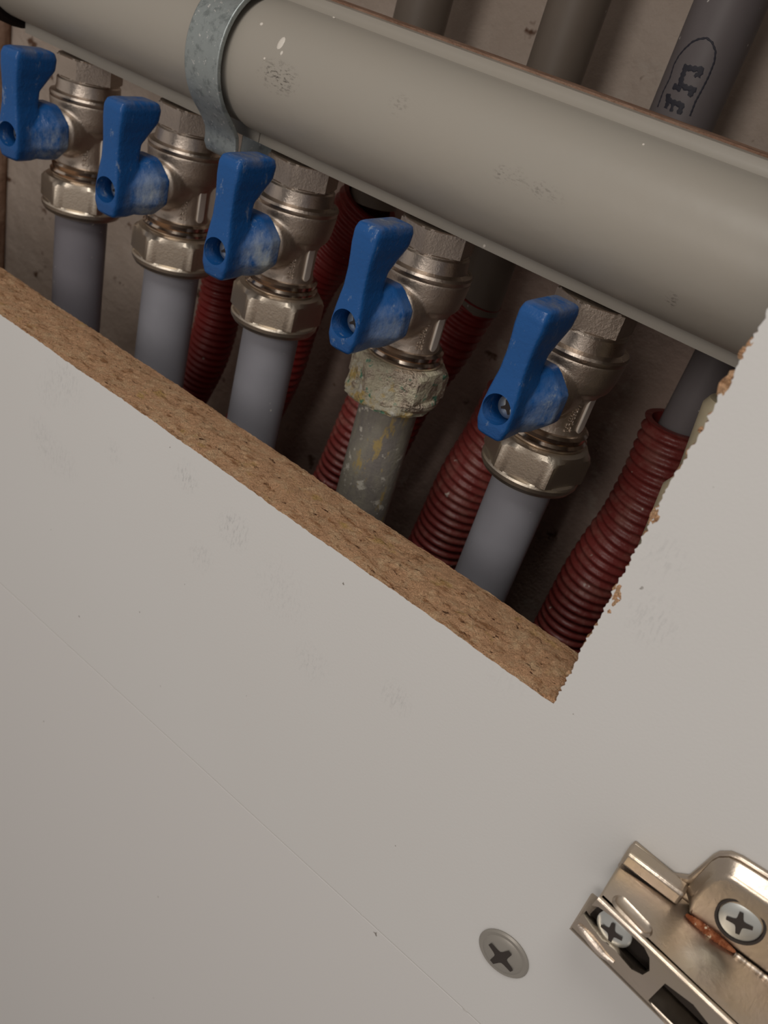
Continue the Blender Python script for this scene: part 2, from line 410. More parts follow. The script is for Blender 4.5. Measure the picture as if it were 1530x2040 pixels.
# lower board, butted against the panel in a thin seam
bm = bmesh.new(); add_box(bm, (-.60, 0, -.42), (.175, T, OZ0-.00035))
tag(bevel(mesh_obj('cabinet_lower_panel', bm, MEL2, smooth=False), .00025, 2), 'plain white melamine board below the thin grey seam, without hole or screw', 'panel')
bm = bmesh.new(); add_box(bm, (-.50, .00006, OZ0-.0004), (.175, T, OZ0+.00002))
sj = Mat('grey_joint_filler', (0.50, 0.49, 0.47, 1), 0.7)
sealant = mesh_obj('joint_filler', bm, sj.m, panel)
for px, py, r in ((98, 1245, .45), (135, 1280, .5), (228, 1366, .55), (720, 1822, .5), (750, 1852, .35), (927, 2010, .7), (195, 1336, .3), (62, 1214, .3)):
    p = atY(px, py, -.0002); bm = bmesh.new(); q = bmesh.ops.create_icosphere(bm, subdivisions=1, radius=r*.001)
    for v in q['verts']: v.co = V((p.x + v.co.x*1.5, .0001 + v.co.y*.5, OZ0 - .0001 + v.co.z*.45))
    mesh_obj('dirt_speck', bm, sj.m, panel)

# ------------------------------------------------------------------ manifold
YF = 0.048; ZL, ZU = 0.0552, 0.0906; ZC = (ZL+ZU)/2 + .0003; RB = 0.0150
def prof(RB=RB):
    pts = [(YF+.003, ZL), (YF, ZL+.0002), (YF, ZC-RB-.0003)]
    pts += [(YF-.0006, ZC-RB+.0004)]
    for i in range(3, 34):
        a = -PI/2 + PI*i/36
        pts.append((YF - RB*math.cos(a), ZC + RB*math.sin(a)))
    pts += [(YF-.0012, ZC+RB-.0003), (YF-.0003, ZC+RB+.0006), (YF, ZC+RB+.0014)]
    pts += [(YF, ZU-.0002), (YF+.003, ZU)]
    # hollow back
    pts += [(YF+.018, ZU-.001), (YF+.020, ZC+.012), (YF+.020, ZC-.012), (YF+.018, ZL+.001)]
    return pts
XM0 = -0.2364
man = empty('manifold', (0,0,0), 'long grey ribbed manifold body running across above the blue valves', 'pipe manifold')
def extr(name, x0, x1, steps=1, RB=RB):
    bm = bmesh.new(); P = prof(RB); rings = []
    for k in range(steps+1):
        x = x0 + (x1-x0)*k/steps
        rings.append([bm.verts.new((x, y, z)) for y, z in P])
    for a, b in zip(rings, rings[1:]):
        for i in range(len(P)): bm.faces.new((a[i], a[(i+1) % len(P)], b[(i+1) % len(P)], b[i]))
    bm.faces.new(rings[0]); bm.faces.new(rings[-1][::-1])
    return mesh_obj(name, bm, GREY, man, sharp=35)
extr('manifold_body', XM0, -0.1376, 4, RB-.0005)
extr('manifold_body', -0.1373, 0.050, 4, RB)
for px, py, a, b in ((560, 86, .9, 1.7), (561, 106, .4, .6), (521, 48, .5, .5), (527, 117, .35, .35), (1278, 250, .5, .5), (1282, 288, .3, .3), (965, 490, .4, .5), (665, 35, .4, .25)):
    # find the point on the bulge facing the camera
    best = None; d = ray(px, py)
    for i in range(4000):
        q = CAM + d*(0.10 + i*.00005)
        if (q.y-YF)**2 + (q.z-ZC)**2 < RB**2 or q.y > YF: best = q; break
    nrm = V((0, best.y-YF, best.z-ZC)).normalized() if best.y < YF - .0005 else V((0, -1, 0))
    bm = bmesh.new(); r = bmesh.ops.create_icosphere(bm, subdivisions=2, radius=1)
    rot = nrm.to_track_quat('Z', 'Y').to_matrix()
    for v in r['verts']: v.co = best + rot @ V((v.co.x*a*.0009, v.co.y*b*.0009, v.co.z*.0002))
    mesh_obj('paint_splash', bm, SPLAT, man)
# dusty top edge ledge
bm = bmesh.new(); add_box(bm, (XM0, YF+.0032, ZU-.0005), (.05, YF+.012, ZU+.0004))
mesh_obj('grime_ledge', bm, BROWN, man)
# dark rubber end plug at the far left
bm = bmesh.new(); add_lathe(bm, [(0, .0165), (.003, .0178), (.030, .0178), (.032, .0165)], 40, Matrix.Translation(V((XM0-.0003, YF+.001, ZC+.0004))) @ Matrix.Rotation(-PI/2, 4, 'Y'))
mesh_obj('end_plug', bm, DARK, man)['label'] = 'black end plug at the far left'

# ------------------------------------------------------------------ clamp round the manifold
cl = empty('pipe_clamp', (-.147, YF, ZC), 'bent galvanised steel strap clamp gripping the grey manifold', 'clamp')
def strap():
    R = RB + .0013; t = .0013; path = []
    for i in range(0, 31):
        a = PI*.60 - (PI*.60 + PI*.27)*i/30
        path.append((YF - R*math.cos(a)*1.0, ZC + R*math.sin(a)))
    y, z = path[-1]
    path += [(y+.0022, z-.0022), (y+.0040, z-.0046), (y+.0046, z-.0070), (y+.0046, z-.0086), (y+.0053, z-.0098), (y+.0070, z-.0104), (y+.0150, z-.0110)]
    return path, t
path, t = strap()
bm = bmesh.new(); x0, x1 = -.1490, -.1378
rows = []
for k, (y, z) in enumerate(path):
    a = V((0,)+path[max(0, k-1)]); b = V((0,)+path[min(len(path)-1, k+1)]); d = (b-a).normalized(); nr = V((0, d.z, -d.y))
    if k == 0: d0 = nr
    p = V((0, y, z)); sh = -.0001*k
    rows.append([p + V((x0, 0, 0)), p + V((x1, 0, 0)), p + V((x1, 0, 0)) + nr*t, p + V((x0, 0, 0)) + nr*t])
vr = [[bm.verts.new(p) for p in r] for r in rows]
for a, b in zip(vr, vr[1:]):
    for i in range(4): bm.faces.new((a[i], a[(i+1) % 4], b[(i+1) % 4], b[i]))
bm.faces.new(vr[0]); bm.faces.new(vr[-1][::-1])
for v in bm.verts: v.co -= V((-.147, YF, ZC))
st = bevel(mesh_obj('strap', bm, ZINC, cl, sharp=50), .00025, 2)
p = atY(522, 303, .056) - V((-.147, YF, ZC))
bm = bmesh.new()
add_box(bm, (p.x-.0075, p.y-.0007, p.z-.0045), (p.x+.0055, p.y+.0007, p.z+.0055))
lug = bevel(mesh_obj('fixing_lug', bm, ZINC, cl), .0006, 2)
bm = bmesh.new(); add_lathe(bm, [(-.0010, .0001), (-.0010, .0017), (.0006, .0017)], 20, Matrix.Translation(p + V((-.001, 0, .001))) @ Matrix.Rotation(PI/2, 4, 'X') )
mesh_obj('bolt_hole', bm, DREC, cl)

# ------------------------------------------------------------------ valves
YP = 0.055
def mm(v): return v*.001
def lathe_obj(name, prof_, mat, parent, seg=64, hexr=None, rot=0, sharp=30):
    bm = bmesh.new(); add_lathe(bm, [(z*.001 - .030, r*.001) for z, r in prof_], seg, Matrix.Rotation(rot, 4, 'Z'), True, [h*.001 if h else None for h in hexr] if hexr else None)
    return mesh_obj(name, bm, mat, parent, sharp=sharp)
def make_body():
    bm = bmesh.new()
    add_lathe(bm, [(z*.001-.030, r*.001) for z, r in ((20.5, 7.5), (24.2, 8.6), (26.5, 7.9), (33.0, 7.9), (34.6, 8.6), (36.2, 10.0), (38.5, 10.6), (43.0, 11.1), (43.4, 10.8))], 64)
    o = mesh_obj('tmp', bm, NIC)
    # stem boss towards the front
    b2 = bmesh.new(); add_lathe(b2, [(0, .0072), (.0095, .0068), (.0120, .0062), (.0130, .0050), (.0162, .0048)], 40, Matrix.Translation(V((0, 0, .0045))) @ Matrix.Rotation(PI/2, 4, 'X'))
    o2 = mesh_obj('tmp2', b2, NIC)
    m = o.modifiers.new('b', 'BOOLEAN'); m.operation = 'UNION'; m.object = o2; m.solver = 'EXACT'
    m = o.modifiers.new('r', 'REMESH'); m.mode = 'VOXEL'; m.voxel_size = .00034; m.use_smooth_shade = True
    m = o.modifiers.new('s', 'SMOOTH'); m.iterations = 5; m.factor = .6
    r = bake(o, 'body', NIC, None, None); bpy.data.objects.remove(o2)
    return r
BODY = make_body()
def make_handle():
    # lever: stacked rounded sections (z, y_front, y_back, half width)
    secs = [(27.2, 25.6, 31, 2.0), (28.0, 24.4, 33.0, 3.0), (30.5, 23.9, 34, 3.8), (34, 23.8, 34, 3.9), (38, 24.0, 33.6, 3.5), (42, 24.2, 32.6, 2.9), (46, 24.1, 33.2, 2.8),
            (49.0, 23.9, 36.2, 3.0), (51.5, 23.8, 38.4, 3.3), (54.4, 23.9, 38.8, 3.4), (55.9, 24.6, 38.2, 3.1), (56.4, 26.0, 37.0, 2.3)]
    bm = bmesh.new(); rings = []
    for z, y0, y1, w_ in secs:
        ring = []; cyv = (y0+y1)/2; hy = (y1-y0)/2; N = 40
        for i in range(N):
            a = 2*PI*i/N; c, s_ = math.cos(a), math.sin(a); e = .23
            ring.append(bm.verts.new(V((math.copysign(abs(c)**e, c)*w_, cyv + math.copysign(abs(s_)**e, s_)*hy - 55, z-30))*.001))
        rings.append(ring)
    for a, b in zip(rings, rings[1:]):
        for i in range(40): bm.faces.new((a[i], a[(i+1) % 40], b[(i+1) % 40], b[i]))
    bm.faces.new(rings[0][::-1]); bm.faces.new(rings[-1])
    bmesh.ops.recalc_face_normals(bm, faces=bm.faces)
    o = mesh_obj('tmp', bm, BLUES[0])
    # skirt: eight-sided cup round the stem
    b2 = bmesh.new()
    def oct_(y, r, rz, zc):
        out = []
        for i in range(48):
            a = 2*PI*i/48; q = ((a+PI/8) % (PI/4)) - PI/8
            k = .93/math.cos(q)
            k = min(k, .985)
            out.append(b2.verts.new(V((r*k*math.cos(a), y-55, zc-30 + rz*k*math.sin(a)))*.001))
        return out
    rr = [oct_(27.5, 3.6, 5.0, 33.6), oct_(30.5, 4.8, 6.4, 34.0), oct_(33.5, 6.8, 7.6, 34.6), oct_(36.0, 8.2, 8.2, 35.0), oct_(39.6, 8.3, 8.3, 35.0)]
    for a, b in zip(rr, rr[1:]):
        for i in range(48): b2.faces.new((a[i], a[(i+1) % 48], b[(i+1) % 48], b[i]))
    b2.faces.new(rr[0][::-1]); b2.faces.new(rr[-1])
    bmesh.ops.recalc_face_normals(b2, faces=b2.faces)
    o2 = mesh_obj('tmp2', b2, BLUES[0])
    b3 = bmesh.new(); add_lathe(b3, [(-.001, .0033), (.0080, .0030)], 32, Matrix.Translation(V((0, -.0315, .0042))) @ Matrix.Rotation(-PI/2, 4, 'X'))
    o3 = mesh_obj('tmp3', b3, BLUES[0])
    m = o.modifiers.new('b', 'BOOLEAN'); m.operation = 'UNION'; m.object = o2; m.solver = 'EXACT'
    m = o.modifiers.new('r', 'REMESH'); m.mode = 'VOXEL'; m.voxel_size = .00030
    m = o.modifiers.new('s', 'SMOOTH'); m.iterations = 5; m.factor = .6
    m = o.modifiers.new('d', 'BOOLEAN'); m.operation = 'DIFFERENCE'; m.object = o3; m.solver = 'EXACT'
    r = bake(o, 'handle', BLUES[0], None, 55)
    bpy.data.objects.remove(o2); bpy.data.objects.remove(o3)
    return r
HANDLE = make_handle()
def star_recess(bm, mat, r_out, r_in, depth, n=4, rot=0):
    pts = []
    for i in range(n):
        aa = 2*PI*i/n + rot
        for da, r in ((-.15, r_out), (.15, r_out), (PI/n-.32, r_in*1.22), (PI/n, r_in), (PI/n+.32, r_in*1.22)):
            pts.append(V((r*math.cos(aa+da), r*math.sin(aa+da), 0)))
    a = [bm.verts.new(mat @ p) for p in pts]; b = [bm.verts.new(mat @ (p*.6 - V((0, 0, depth)))) for p in pts]
    m_ = len(a)
    for i in range(m_): bm.faces.new((a[i], a[(i+1) % m_], b[(i+1) % m_], b[i]))
    bm.faces.new(b); bm.faces.new(a)
def make_screw(name, r, dome, matm, parent, M4, rec=.5, rot=0, ring=False):
    """screw head at local frame M4 (z out)"""
    bm = bmesh.new()
    pr = [(-.0016, r*.9), (0, r), (dome*.35, r*.93)] + ([(dome*.30, r*.80), (dome*.55, r*.74)] if ring else []) + [(dome*.8, r*.6), (dome, r*.25), (dome, r*.02)]
    add_lathe(bm, pr, 40, M4)
    o = mesh_obj(name, bm, matm, parent, sharp=40)
    bm = bmesh.new()
    star_recess(bm, M4 @ Matrix.Translation(V((0, 0, dome+.00008))), r*rec, r*rec*.42, .0004, 4, rot)
    c = mesh_obj('cross_recess', bm, DREC, o, smooth=False)
    return o

vdesc = [
 ('blue lever valve at the far left under the manifold', ),
 ('blue lever valve just left of the steel clamp, second from the left', ),
 ('blue lever valve just right of the steel clamp, chalky white smears on it', ),
 ('blue lever valve above the crusted nut with white and green limescale', ),
 ('rightmost blue lever valve, silver screw showing in its handle', ),
]
tops = [(180, 130, 152, 620), (385, 220, 317, 740), (604, 345, 499, 870), (880, 440, 712, 1030), (1185, 620, 950, 1180)]
HY = [(.0, 11), (.0, 8.5), (0, 6.5), (0, 2.0), (0, -1.5)]
HEXROT = [42, 40, 33, 26, 12]
valves = []
def stretch_mesh(o): return o
for i, (px0, py0, px1, py1) in enumerate(tops):
    a = atY(px0, py0, YP); b = atY(px1, py1, YP)
    ax = (a-b).normalized(); k = (0.030-b.z)/ax.z; org = b + ax*k
    root = empty('shutoff_valve', org, vdesc[i][0], 'valve', 'shutoff valves under the manifold')
    tilt = math.atan2(ax.x, ax.z)
    root.rotation_euler = (0, tilt, 0)
    hr = math.radians(HEXROT[i])
    # nipple into the manifold
    hx = 8.3
    lathe_obj('hex_nipple', [(46.3, 8.6), (49.0, 8.8), (49.2, 9.6), (49.6, 9.6), (54.4, 9.6), (54.8, 9.0)], NIC, root, 72, [None, None, hx, hx, hx, None], hr + math.radians(18), 25)
    lathe_obj('union_ring', [(42.4, 10.2), (43.2, 11.0), (44.2, 11.2), (44.8, 10.9), (45.3, 9.5), (46.6, 9.3), (48.4, 9.2), (49.0, 8.6)], NI, root, 72, None, 0, 35)
    if i == 0: bd = BODY
    else: bd = BODY.copy(); COL.objects.link(bd)
    bd.parent = root
    yaw = math.radians(HY[i][1])
    bd.rotation_euler = (0, 0, yaw)
    # polished flats each side of the neck
    for s_ in (1, -1):
        bm = bmesh.new(); P = []
        for q in range(16):
            an = 2*PI*q/16; P.append(V((0, 1.35*math.cos(an), (3.6 if math.sin(an) > 0 else -3.6) + 1.35*math.sin(an)))*.001)
        an = math.radians(-6 if s_ > 0 else 186)
        Mx = Matrix.Rotation(an, 4, 'Z')
        add_prism(bm, [Mx @ (p + V((.0083, 0, .0003))) for p in P], Mx.to_3x3() @ V((-.002, 0, 0)))
        f = bevel(mesh_obj('wrench_flat', bm, FLAT, root, sharp=40), .0002, 2); f.rotation_euler = (0, 0, yaw)
    # raised cast marks down the neck
    bm = bmesh.new(); rnd = random.Random(7)
    for q in range(11):
        z = .0045 - q*.00082 - .001; an = math.radians(-36)
        for e in range(3):
            a2 = an + (e-1)*.075 + rnd.uniform(-.02, .02)
            c = V((math.cos(a2)*.0080, math.sin(a2)*.0080, z + rnd.uniform(-.0002, .0002)))
            s3 = bmesh.ops.create_icosphere(bm, subdivisions=1, radius=.00034)
            kx = rnd.uniform(.6, 1.3); kz = rnd.uniform(.5, 1.3)
            for v in s3['verts']: v.co = c + V((v.co.x*kx, v.co.y*kx, v.co.z*kz))
    mesh_obj('cast_lettering', bm, NIC, root)
    lathe_obj('polished_collar', [(20.6, 9.0), (21.2, 10.0), (22.2, 10.2), (22.8, 9.6), (23.0, 9.0), (23.2, 9.6), (24.2, 9.8), (24.8, 9.1), (25.0, 8.0)], NIP, root, 72, None, 0, 25)
    # compression nut
    nm = CNUT if i == 3 else NUT
    nut = lathe_obj('compression_nut', [(9.3, 9.2), (9.3, 10.4), (9.9, 11.5), (11.0, 12.2), (12.0, 12.3), (12.5, 12.0), (12.8, 12.9), (18.6, 12.9), (19.4, 12.3), (20.4, 11.2), (20.9, 10.2), (21.0, 9.0)],
              nm, root, 144, [None, None, None, None, None, None, 11.25, 11.25, 11.25, None, None, None], hr - PI/2 + PI/6, 22)
    if i == 3: nut['label'] = 'corroded nut with white and green crust'
    if i == 3:
        bm = bmesh.new(); R_ = []
        for k_ in range(26):
            z = 8.8 + 10.2*k_/25; ring = []
            for j in range(110):
                a_ = 2*PI*j/110
                rb = 12.0 + .5*math.sin(min(1, (z-8.8)/3)*PI/2) - (.6 if z < 9.4 else 0)
                q = V((math.cos(a_)*3.2, math.sin(a_)*3.2, z*.35))
                h = noise.noise(q)*1.0 + noise.noise(q*2.3)*.55 + noise.noise(q*5)*.3
                # thicker on the left front and along the bottom rim
                side = math.cos(a_ - math.radians(235)); low = max(0, 1-(z-8.8)/4.2)
                r = rb - 1.35 + 1.5*low + .95*side + h*.85 - max(0, (z-15)/4)*.9
                ring.append(bm.verts.new(V((r*math.cos(a_), r*math.sin(a_), z-30))*.001))
            R_.append(ring)
        for a_, b_ in zip(R_, R_[1:]):
            for j in range(110): bm.faces.new((a_[j], a_[(j+1) % 110], b_[(j+1) % 110], b_[j]))
        bm.faces.new(R_[0][::-1]); bm.faces.new(R_[-1])
        mesh_obj('limescale_crust', bm, CRUST, nut, sharp=80)['label'] = 'lumpy yellow-white limescale with green spots'
    # handle and its screw
    if i == 0:
        h = HANDLE; PRISTINE = HANDLE.data.copy()
    else:
        h = HANDLE.copy(); h.data = PRISTINE.copy(); COL.objects.link(h)
    h.data.materials.clear(); h.data.materials.append(BLUES[i])
    h.parent = root; h.rotation_euler = (0, 0, yaw)
    # material dirt masks are measured from the handle's own front
    off = V((0, -.020, .0)); me = h.data
    me.transform(Matrix.Translation(-off)); h.location = Matrix.Rotation(yaw, 3, 'Z') @ off
    s = make_screw('handle_screw', .0026, .0006, SCR, h, Matrix.Translation(V((.0006, -.0068, .0042))) @ Matrix.Rotation(PI/2, 4, 'X'), .62, .5)
    valves.append((root, a, b, ax, org))

# ------------------------------------------------------------------ pipes below the valves
plab = ['grey pipe dropping from the far left valve', 'grey pipe dropping from the second valve from the left', 'smooth grey pipe dropping from the valve right of the clamp',
        'stained streaky pipe below the limescale crusted nut', 'pale grey pipe dropping from the rightmost valve']
for i, (root, a, b, ax, org) in enumerate(valves):
    r = [.0081, .0082, .0080, .0079, .0077][i]
    top = org + ax*(-.0195); bot = org + ax*(-(org.z + .168)/ax.z)
    bm = bmesh.new(); add_tube(bm, [top.lerp(bot, t_/12) for t_ in range(13)], r, 48)
    o = mesh_obj('supply_pipe', bm, [PIPE_1, PIPE, PIPE, PIPE_D, PIPE][i])
    tag(o, plab[i], 'pipe', 'grey pipes under the valves')

# ------------------------------------------------------------------ back pipes above and behind the manifold
YB = 0.100
blab = ['brownish grey pipe behind the manifold, top centre of the photo', 'grey-brown pipe behind the manifold, between the plain one and the printed one',
        'grey pipe with an oval-framed black stamp behind the manifold', 'dim grey pipe rising out of the rightmost red conduit']
bx = [(-.1345, PIPE_B, .040), (-.0900, PIPE_B, .025), (-.0538, PIPE_G, -.13), (-.0200, PIPE_G, .014)]
backp = []
for i, (x, m, zb) in enumerate(bx):
    bm = bmesh.new(); add_tube(bm, [V((x, YB, ZT-.002)), V((x, YB, .12)), V((x, YB, .06)), V((x, YB, zb))], [.0075, .0075, .0080, .0060][i], 48)
    o = mesh_obj('return_pipe', bm, m); tag(o, blab[i], 'pipe', 'return pipes behind the manifold'); backp.append(o)
# black print on the third pipe
bm = bmesh.new()
def on_pipe(px, py, x, r):
    d = ray(px, py); dx, dy = d.x, d.y; ox, oy = CAM.x-x, CAM.y-YB
    A_ = dx*dx+dy*dy; B_ = 2*(ox*dx+oy*dy); C_ = ox*ox+oy*oy-r*r; disc = B_*B_-4*A_*C_
    if disc < 0: disc = 0
    return CAM + d*((-B_-math.sqrt(disc))/(2*A_))
def stroke(pts, wd):
    P = []
    for (a0, b0), (a1, b1) in zip(pts, pts[1:]):
        n_ = max(2, int(math.hypot(a1-a0, b1-b0)/3))
        P += [(a0+(a1-a0)*k/n_, b0+(b1-b0)*k/n_) for k in range(n_)]
    P.append(pts[-1])
    Q = [on_pipe(p[0], p[1], bx[2][0], .00802) for p in P]
    L_ = []
    for k, q in enumerate(Q):
        t_ = (Q[min(k+1, len(Q)-1)]-Q[max(k-1, 0)]).normalized(); nr = V((q.x-bx[2][0], q.y-YB, 0)).normalized(); s_ = t_.cross(nr).normalized()
        wv = wd*(1+.25*math.sin(k*1.9))
        L_.append([bm.verts.new(q + s_*wv), bm.verts.new(q + nr*.00005 + s_*wv*.5), bm.verts.new(q + nr*.00005 - s_*wv*.5), bm.verts.new(q - s_*wv)])
    for a_, b_ in zip(L_, L_[1:]):
        for j in range(4): bm.faces.new((a_[j], a_[(j+1) % 4], b_[(j+1) % 4], b_[j]))
Z6 = lambda pts: [(850+x/2.25, y/2.25) for x, y in pts]
stroke(Z6([(1035, 480), (1060, 410), (1090, 350), (1108, 290), (1130, 250), (1155, 220), (1190, 188), (1220, 175), (1255, 170), (1280, 190), (1295, 230), (1290, 275), (1265, 340), (1235, 400), (1205, 455), (1180, 520)]), .00022)
stroke(Z6([(1150, 300), (1190, 308), (1235, 312), (1215, 345)]), .0006)
stroke(Z6([(1160, 305), (1145, 345), (1135, 375), (1165, 395), (1200, 400), (1175, 432)]), .0006)
stroke(Z6([(1215, 330), (1200, 345)]), .0004)
stroke(Z6([(1105, 385), (1140, 400)]), .0006)
stroke(Z6([(1085, 420), (1078, 445), (1105, 460), (1145, 470), (1130, 512)]), .0006)
stroke(Z6([(1090, 440), (1070, 485)]), .0005)
stroke(Z6([(1105, 462), (1095, 500)]), .0004)
mesh_obj('printed_stamp', bm, INK, backp[2], smooth=False)['label'] = 'black stamped letters in a rounded frame'

# ------------------------------------------------------------------ red corrugated conduits
def spline(P, n_):
    P = [2*P[0]-P[1]] + P + [2*P[-1]-P[-2]]; out = []
    for i in range(1, len(P)-2):
        for k in range(n_):
            t_ = k/n_; a, b, c, d = P[i-1:i+3]
            out.append(.5*((2*b) + (c-a)*t_ + (2*a-5*b+4*c-d)*t_*t_ + (3*b-a-3*c+d)*t_**3))
    out.append(P[-2]); return out
def conduit(pix, Y, r, mat, label, pitch=.0030, cut=None):
    pts = [atY(p[0], p[1], p[2] if len(p) > 2 else Y) for p in pix]
    d = (pts[-1]-pts[-2]).normalized()
    if pts[-1].z > ZB+.003: pts.append(pts[-1] + d*((pts[-1].z-ZB-.002)/max(.3, -d.z)))
    sp = spline(pts, 60); out = [sp[0]]; acc = 0; step = pitch/8
    for a, b in zip(sp, sp[1:]):
        L_ = (b-a).length; t_ = step-acc
        while t_ <= L_: out.append(a.lerp(b, t_/L_)); t_ += step
        acc = (acc+L_) % step
    rad = []
    for k in range(len(out)):
        c = math.cos(2*PI*k/8); rad.append(r - .0009 + .0009*(max(0, c+.35)/1.35)**.6)
    # open top end: inner bore
    bm = bmesh.new(); ro = add_tube(bm, out, rad, 40, False); ri = add_tube(bm, out[:16], r-.0019, 40, False)
    for q in range(40): bm.faces.new((ro[0][q], ro[0][(q+1) % 40], ri[0][(q+1) % 40], ri[0][q]))
    bm.faces.new(ri[-1]); bm.faces.new(ro[-1])
    o = mesh_obj('corrugated_conduit', bm, mat, sharp=75)
    tag(o, label, 'conduit', 'red corrugated conduits behind the pipes'); return o
conduit([(452, 510), (447, 559), (434, 631), (412, 709), (378, 778), (340, 850)], YB, .0083, RED, 'red corrugated conduit showing between the second and third valves', .0026)
conduit([(737, 400), (700, 450), (625, 545), (582, 640), (556, 726), (520, 803), (480, 880)], YB, .0095, RED, 'red corrugated conduit whose open end shows left of the crusted valve', .0026)
conduit([(952, 588), (920, 640), (884, 698), (820, 785), (772, 878), (720, 970), (660, 1080)], YB, .0080, RED, 'narrow red conduit behind the crusted valve, its open end right of the valve', .0029)
conduit([(752, 770, .09), (712, 860, .09), (672, 950, .09), (620, 1060, .09)], .09, .0080, RED_D, 'dusty red conduit peeking out left of the stained pipe', .0029)
conduit([(1036, 795), (995, 870), (938, 960), (893, 1052), (850, 1140), (815, 1210)], YB, .0108, RED_D, 'dusty red corrugated conduit just left of the rightmost supply pipe', .0030)
conduit([(1356, 845), (1322, 925), (1298, 975), (1260, 1042), (1226, 1087), (1180, 1154), (1134, 1237), (1088, 1320)], YB, .0097, RED_D, 'long red corrugated conduit beside the right sawn edge, its top open', .0030)

# ------------------------------------------------------------------ cream fitting half hidden behind the right edge
cf = empty('cream_fitting', (0, 0, 0), 'cream plastic fitting with a blue collar, half hidden behind the right sawn edge', 'pipe fitting')
def cyl(name, p, q, r0, r1, m, parent):
    bm = bmesh.new(); add_tube(bm, [p, p.lerp(q, .08), p.lerp(q, .92), q], [r0*.85, r0, r1, r1*.85], 32); return mesh_obj(name, bm, m, parent)
Yc = .050
a1, a2 = atY(1420, 780, Yc), atY(1358, 945, Yc); b1, b2 = atY(1348, 950, Yc), atY(1282, 1110, Yc)
sh = V((.0052, 0, 0))
cyl('upper_sleeve', a1+sh, a2+sh, .0062, .0062, CREAM, cf)
cyl('lower_sleeve', b1+sh, b2+sh, .0072, .0072, CREAM, cf)
cyl('blue_collar', a2+sh, b1+sh+V((0, 0, -.002)), .0053, .0056, BLUEP, cf)

# ------------------------------------------------------------------ cover screw in the panel
p = atY(1004, 1898, 0.0)
sc = make_screw('panel_screw', .0060, .0011, SCRG, None, Matrix.Translation(V((p.x, -.0003, p.z))) @ Matrix.Rotation(PI/2, 4, 'X'), .58, math.radians(-18), True)
tag(sc, 'round grey cross-head screw sunk in the white panel left of the hinge', 'screw')

# ------------------------------------------------------------------ hinge
hinge = empty('cabinet_hinge', atY(1400, 1800, 0), 'nickel plated concealed hinge arm and mounting plate with rust, screwed to the white panel', 'hinge')
hinge_o = hinge.location.copy()
def hobj(name, bm, m, parent=None, **kw):
    for v in bm.verts: v.co -= hinge_o
    return mesh_obj(name, bm, m, parent or hinge, **kw)
# sizes measured on planes: side wall Z = zs, web plane through the bend
A = atY(1232, 1724, -.0045); zs = A.z
Bp = atZ(1193, 1788, zs); Rg = atZ(1457, 2040, zs)               # bend line of the arm
U1 = atZ(1530, 1973, zs); U0 = A.copy()
ridge = (Rg-Bp).normalized(); webn = ridge.cross(V((0, 0, 1))).normalized()
if webn.y > 0: webn = -webn
def onweb(px, py): return at_plane(px, py, Bp, webn)
th = .0011
far = Bp + ridge*.060
bm = bmesh.new()
upper = [U0, V((atZ(1310, 1787, zs).x, -.0035, zs)), V((atZ(1340, 1815, zs).x, -.0012, zs)), V((U1.x, -.0012, zs)), V((U1.x+.03, -.0012, zs))]
add_prism(bm, [Bp] + upper + [far], V((0, 0, -th)))
side = bevel(hobj('arm_side', bm, HING, sharp=35), .00035, 3)
# web with the adjusting slot and rectangular window
e0 = onweb(1134, 1850); e1 = onweb(1325, 2040); ed = (e1-e0).normalized(); efar = e0 + ed*.060
slot = [onweb(1100+x/3.558, 1650+y/3.558) for x, y in ((250, 540), (330, 560), (440, 640), (560, 740), (640, 820), (690, 920), (690, 1010), (640, 1040), (560, 1000), (500, 930), (440, 860), (350, 790), (280, 700), (220, 610))]
win = [onweb(1100+x/3.558, 1650+y/3.558) for x, y in ((800, 1100), (1000, 1250), (1150, 1440), (1000, 1560), (800, 1380), (680, 1220))]
bm = bmesh.new(); add_prism(bm, [Bp, far, efar, e0], -webn*th)
web = hobj('tmpweb', bm, HING, sharp=35)
cuts = []
for pts in (slot, win):
    b2_ = bmesh.new(); add_prism(b2_, [q + webn*.003 for q in pts], -webn*.008)
    bmesh.ops.recalc_face_normals(b2_, faces=b2_.faces)
    c_ = hobj('cut', b2_, HING); cuts.append(c_)
    m_ = web.modifiers.new('c', 'BOOLEAN'); m_.operation = 'DIFFERENCE'; m_.object = c_; m_.solver = 'EXACT'
m_ = web.modifiers.new('bv', 'BEVEL'); m_.width = .0003; m_.segments = 2; m_.limit_method = 'ANGLE'
web2 = bake(web, 'arm_web', HING, hinge, 35)
for c_ in cuts: bpy.data.objects.remove(c_)
# lower wall of the channel, returning to the panel
bm = bmesh.new(); dn = V((0, 1, 0))
def toY(p, y): return V((p.x, y, p.z))
add_prism(bm, [e0, efar, toY(efar, -.004), toY(e0, -.004)], V((0, 0, th)))
bevel(hobj('arm_side', bm, HING, sharp=35), .0003, 2)
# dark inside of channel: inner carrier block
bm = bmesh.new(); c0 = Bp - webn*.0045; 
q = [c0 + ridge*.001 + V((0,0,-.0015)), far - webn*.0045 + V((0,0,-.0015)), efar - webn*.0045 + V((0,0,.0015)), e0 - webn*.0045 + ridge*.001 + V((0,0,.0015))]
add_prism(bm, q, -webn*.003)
hobj('inner_slide', bm, DREC, smooth=False)
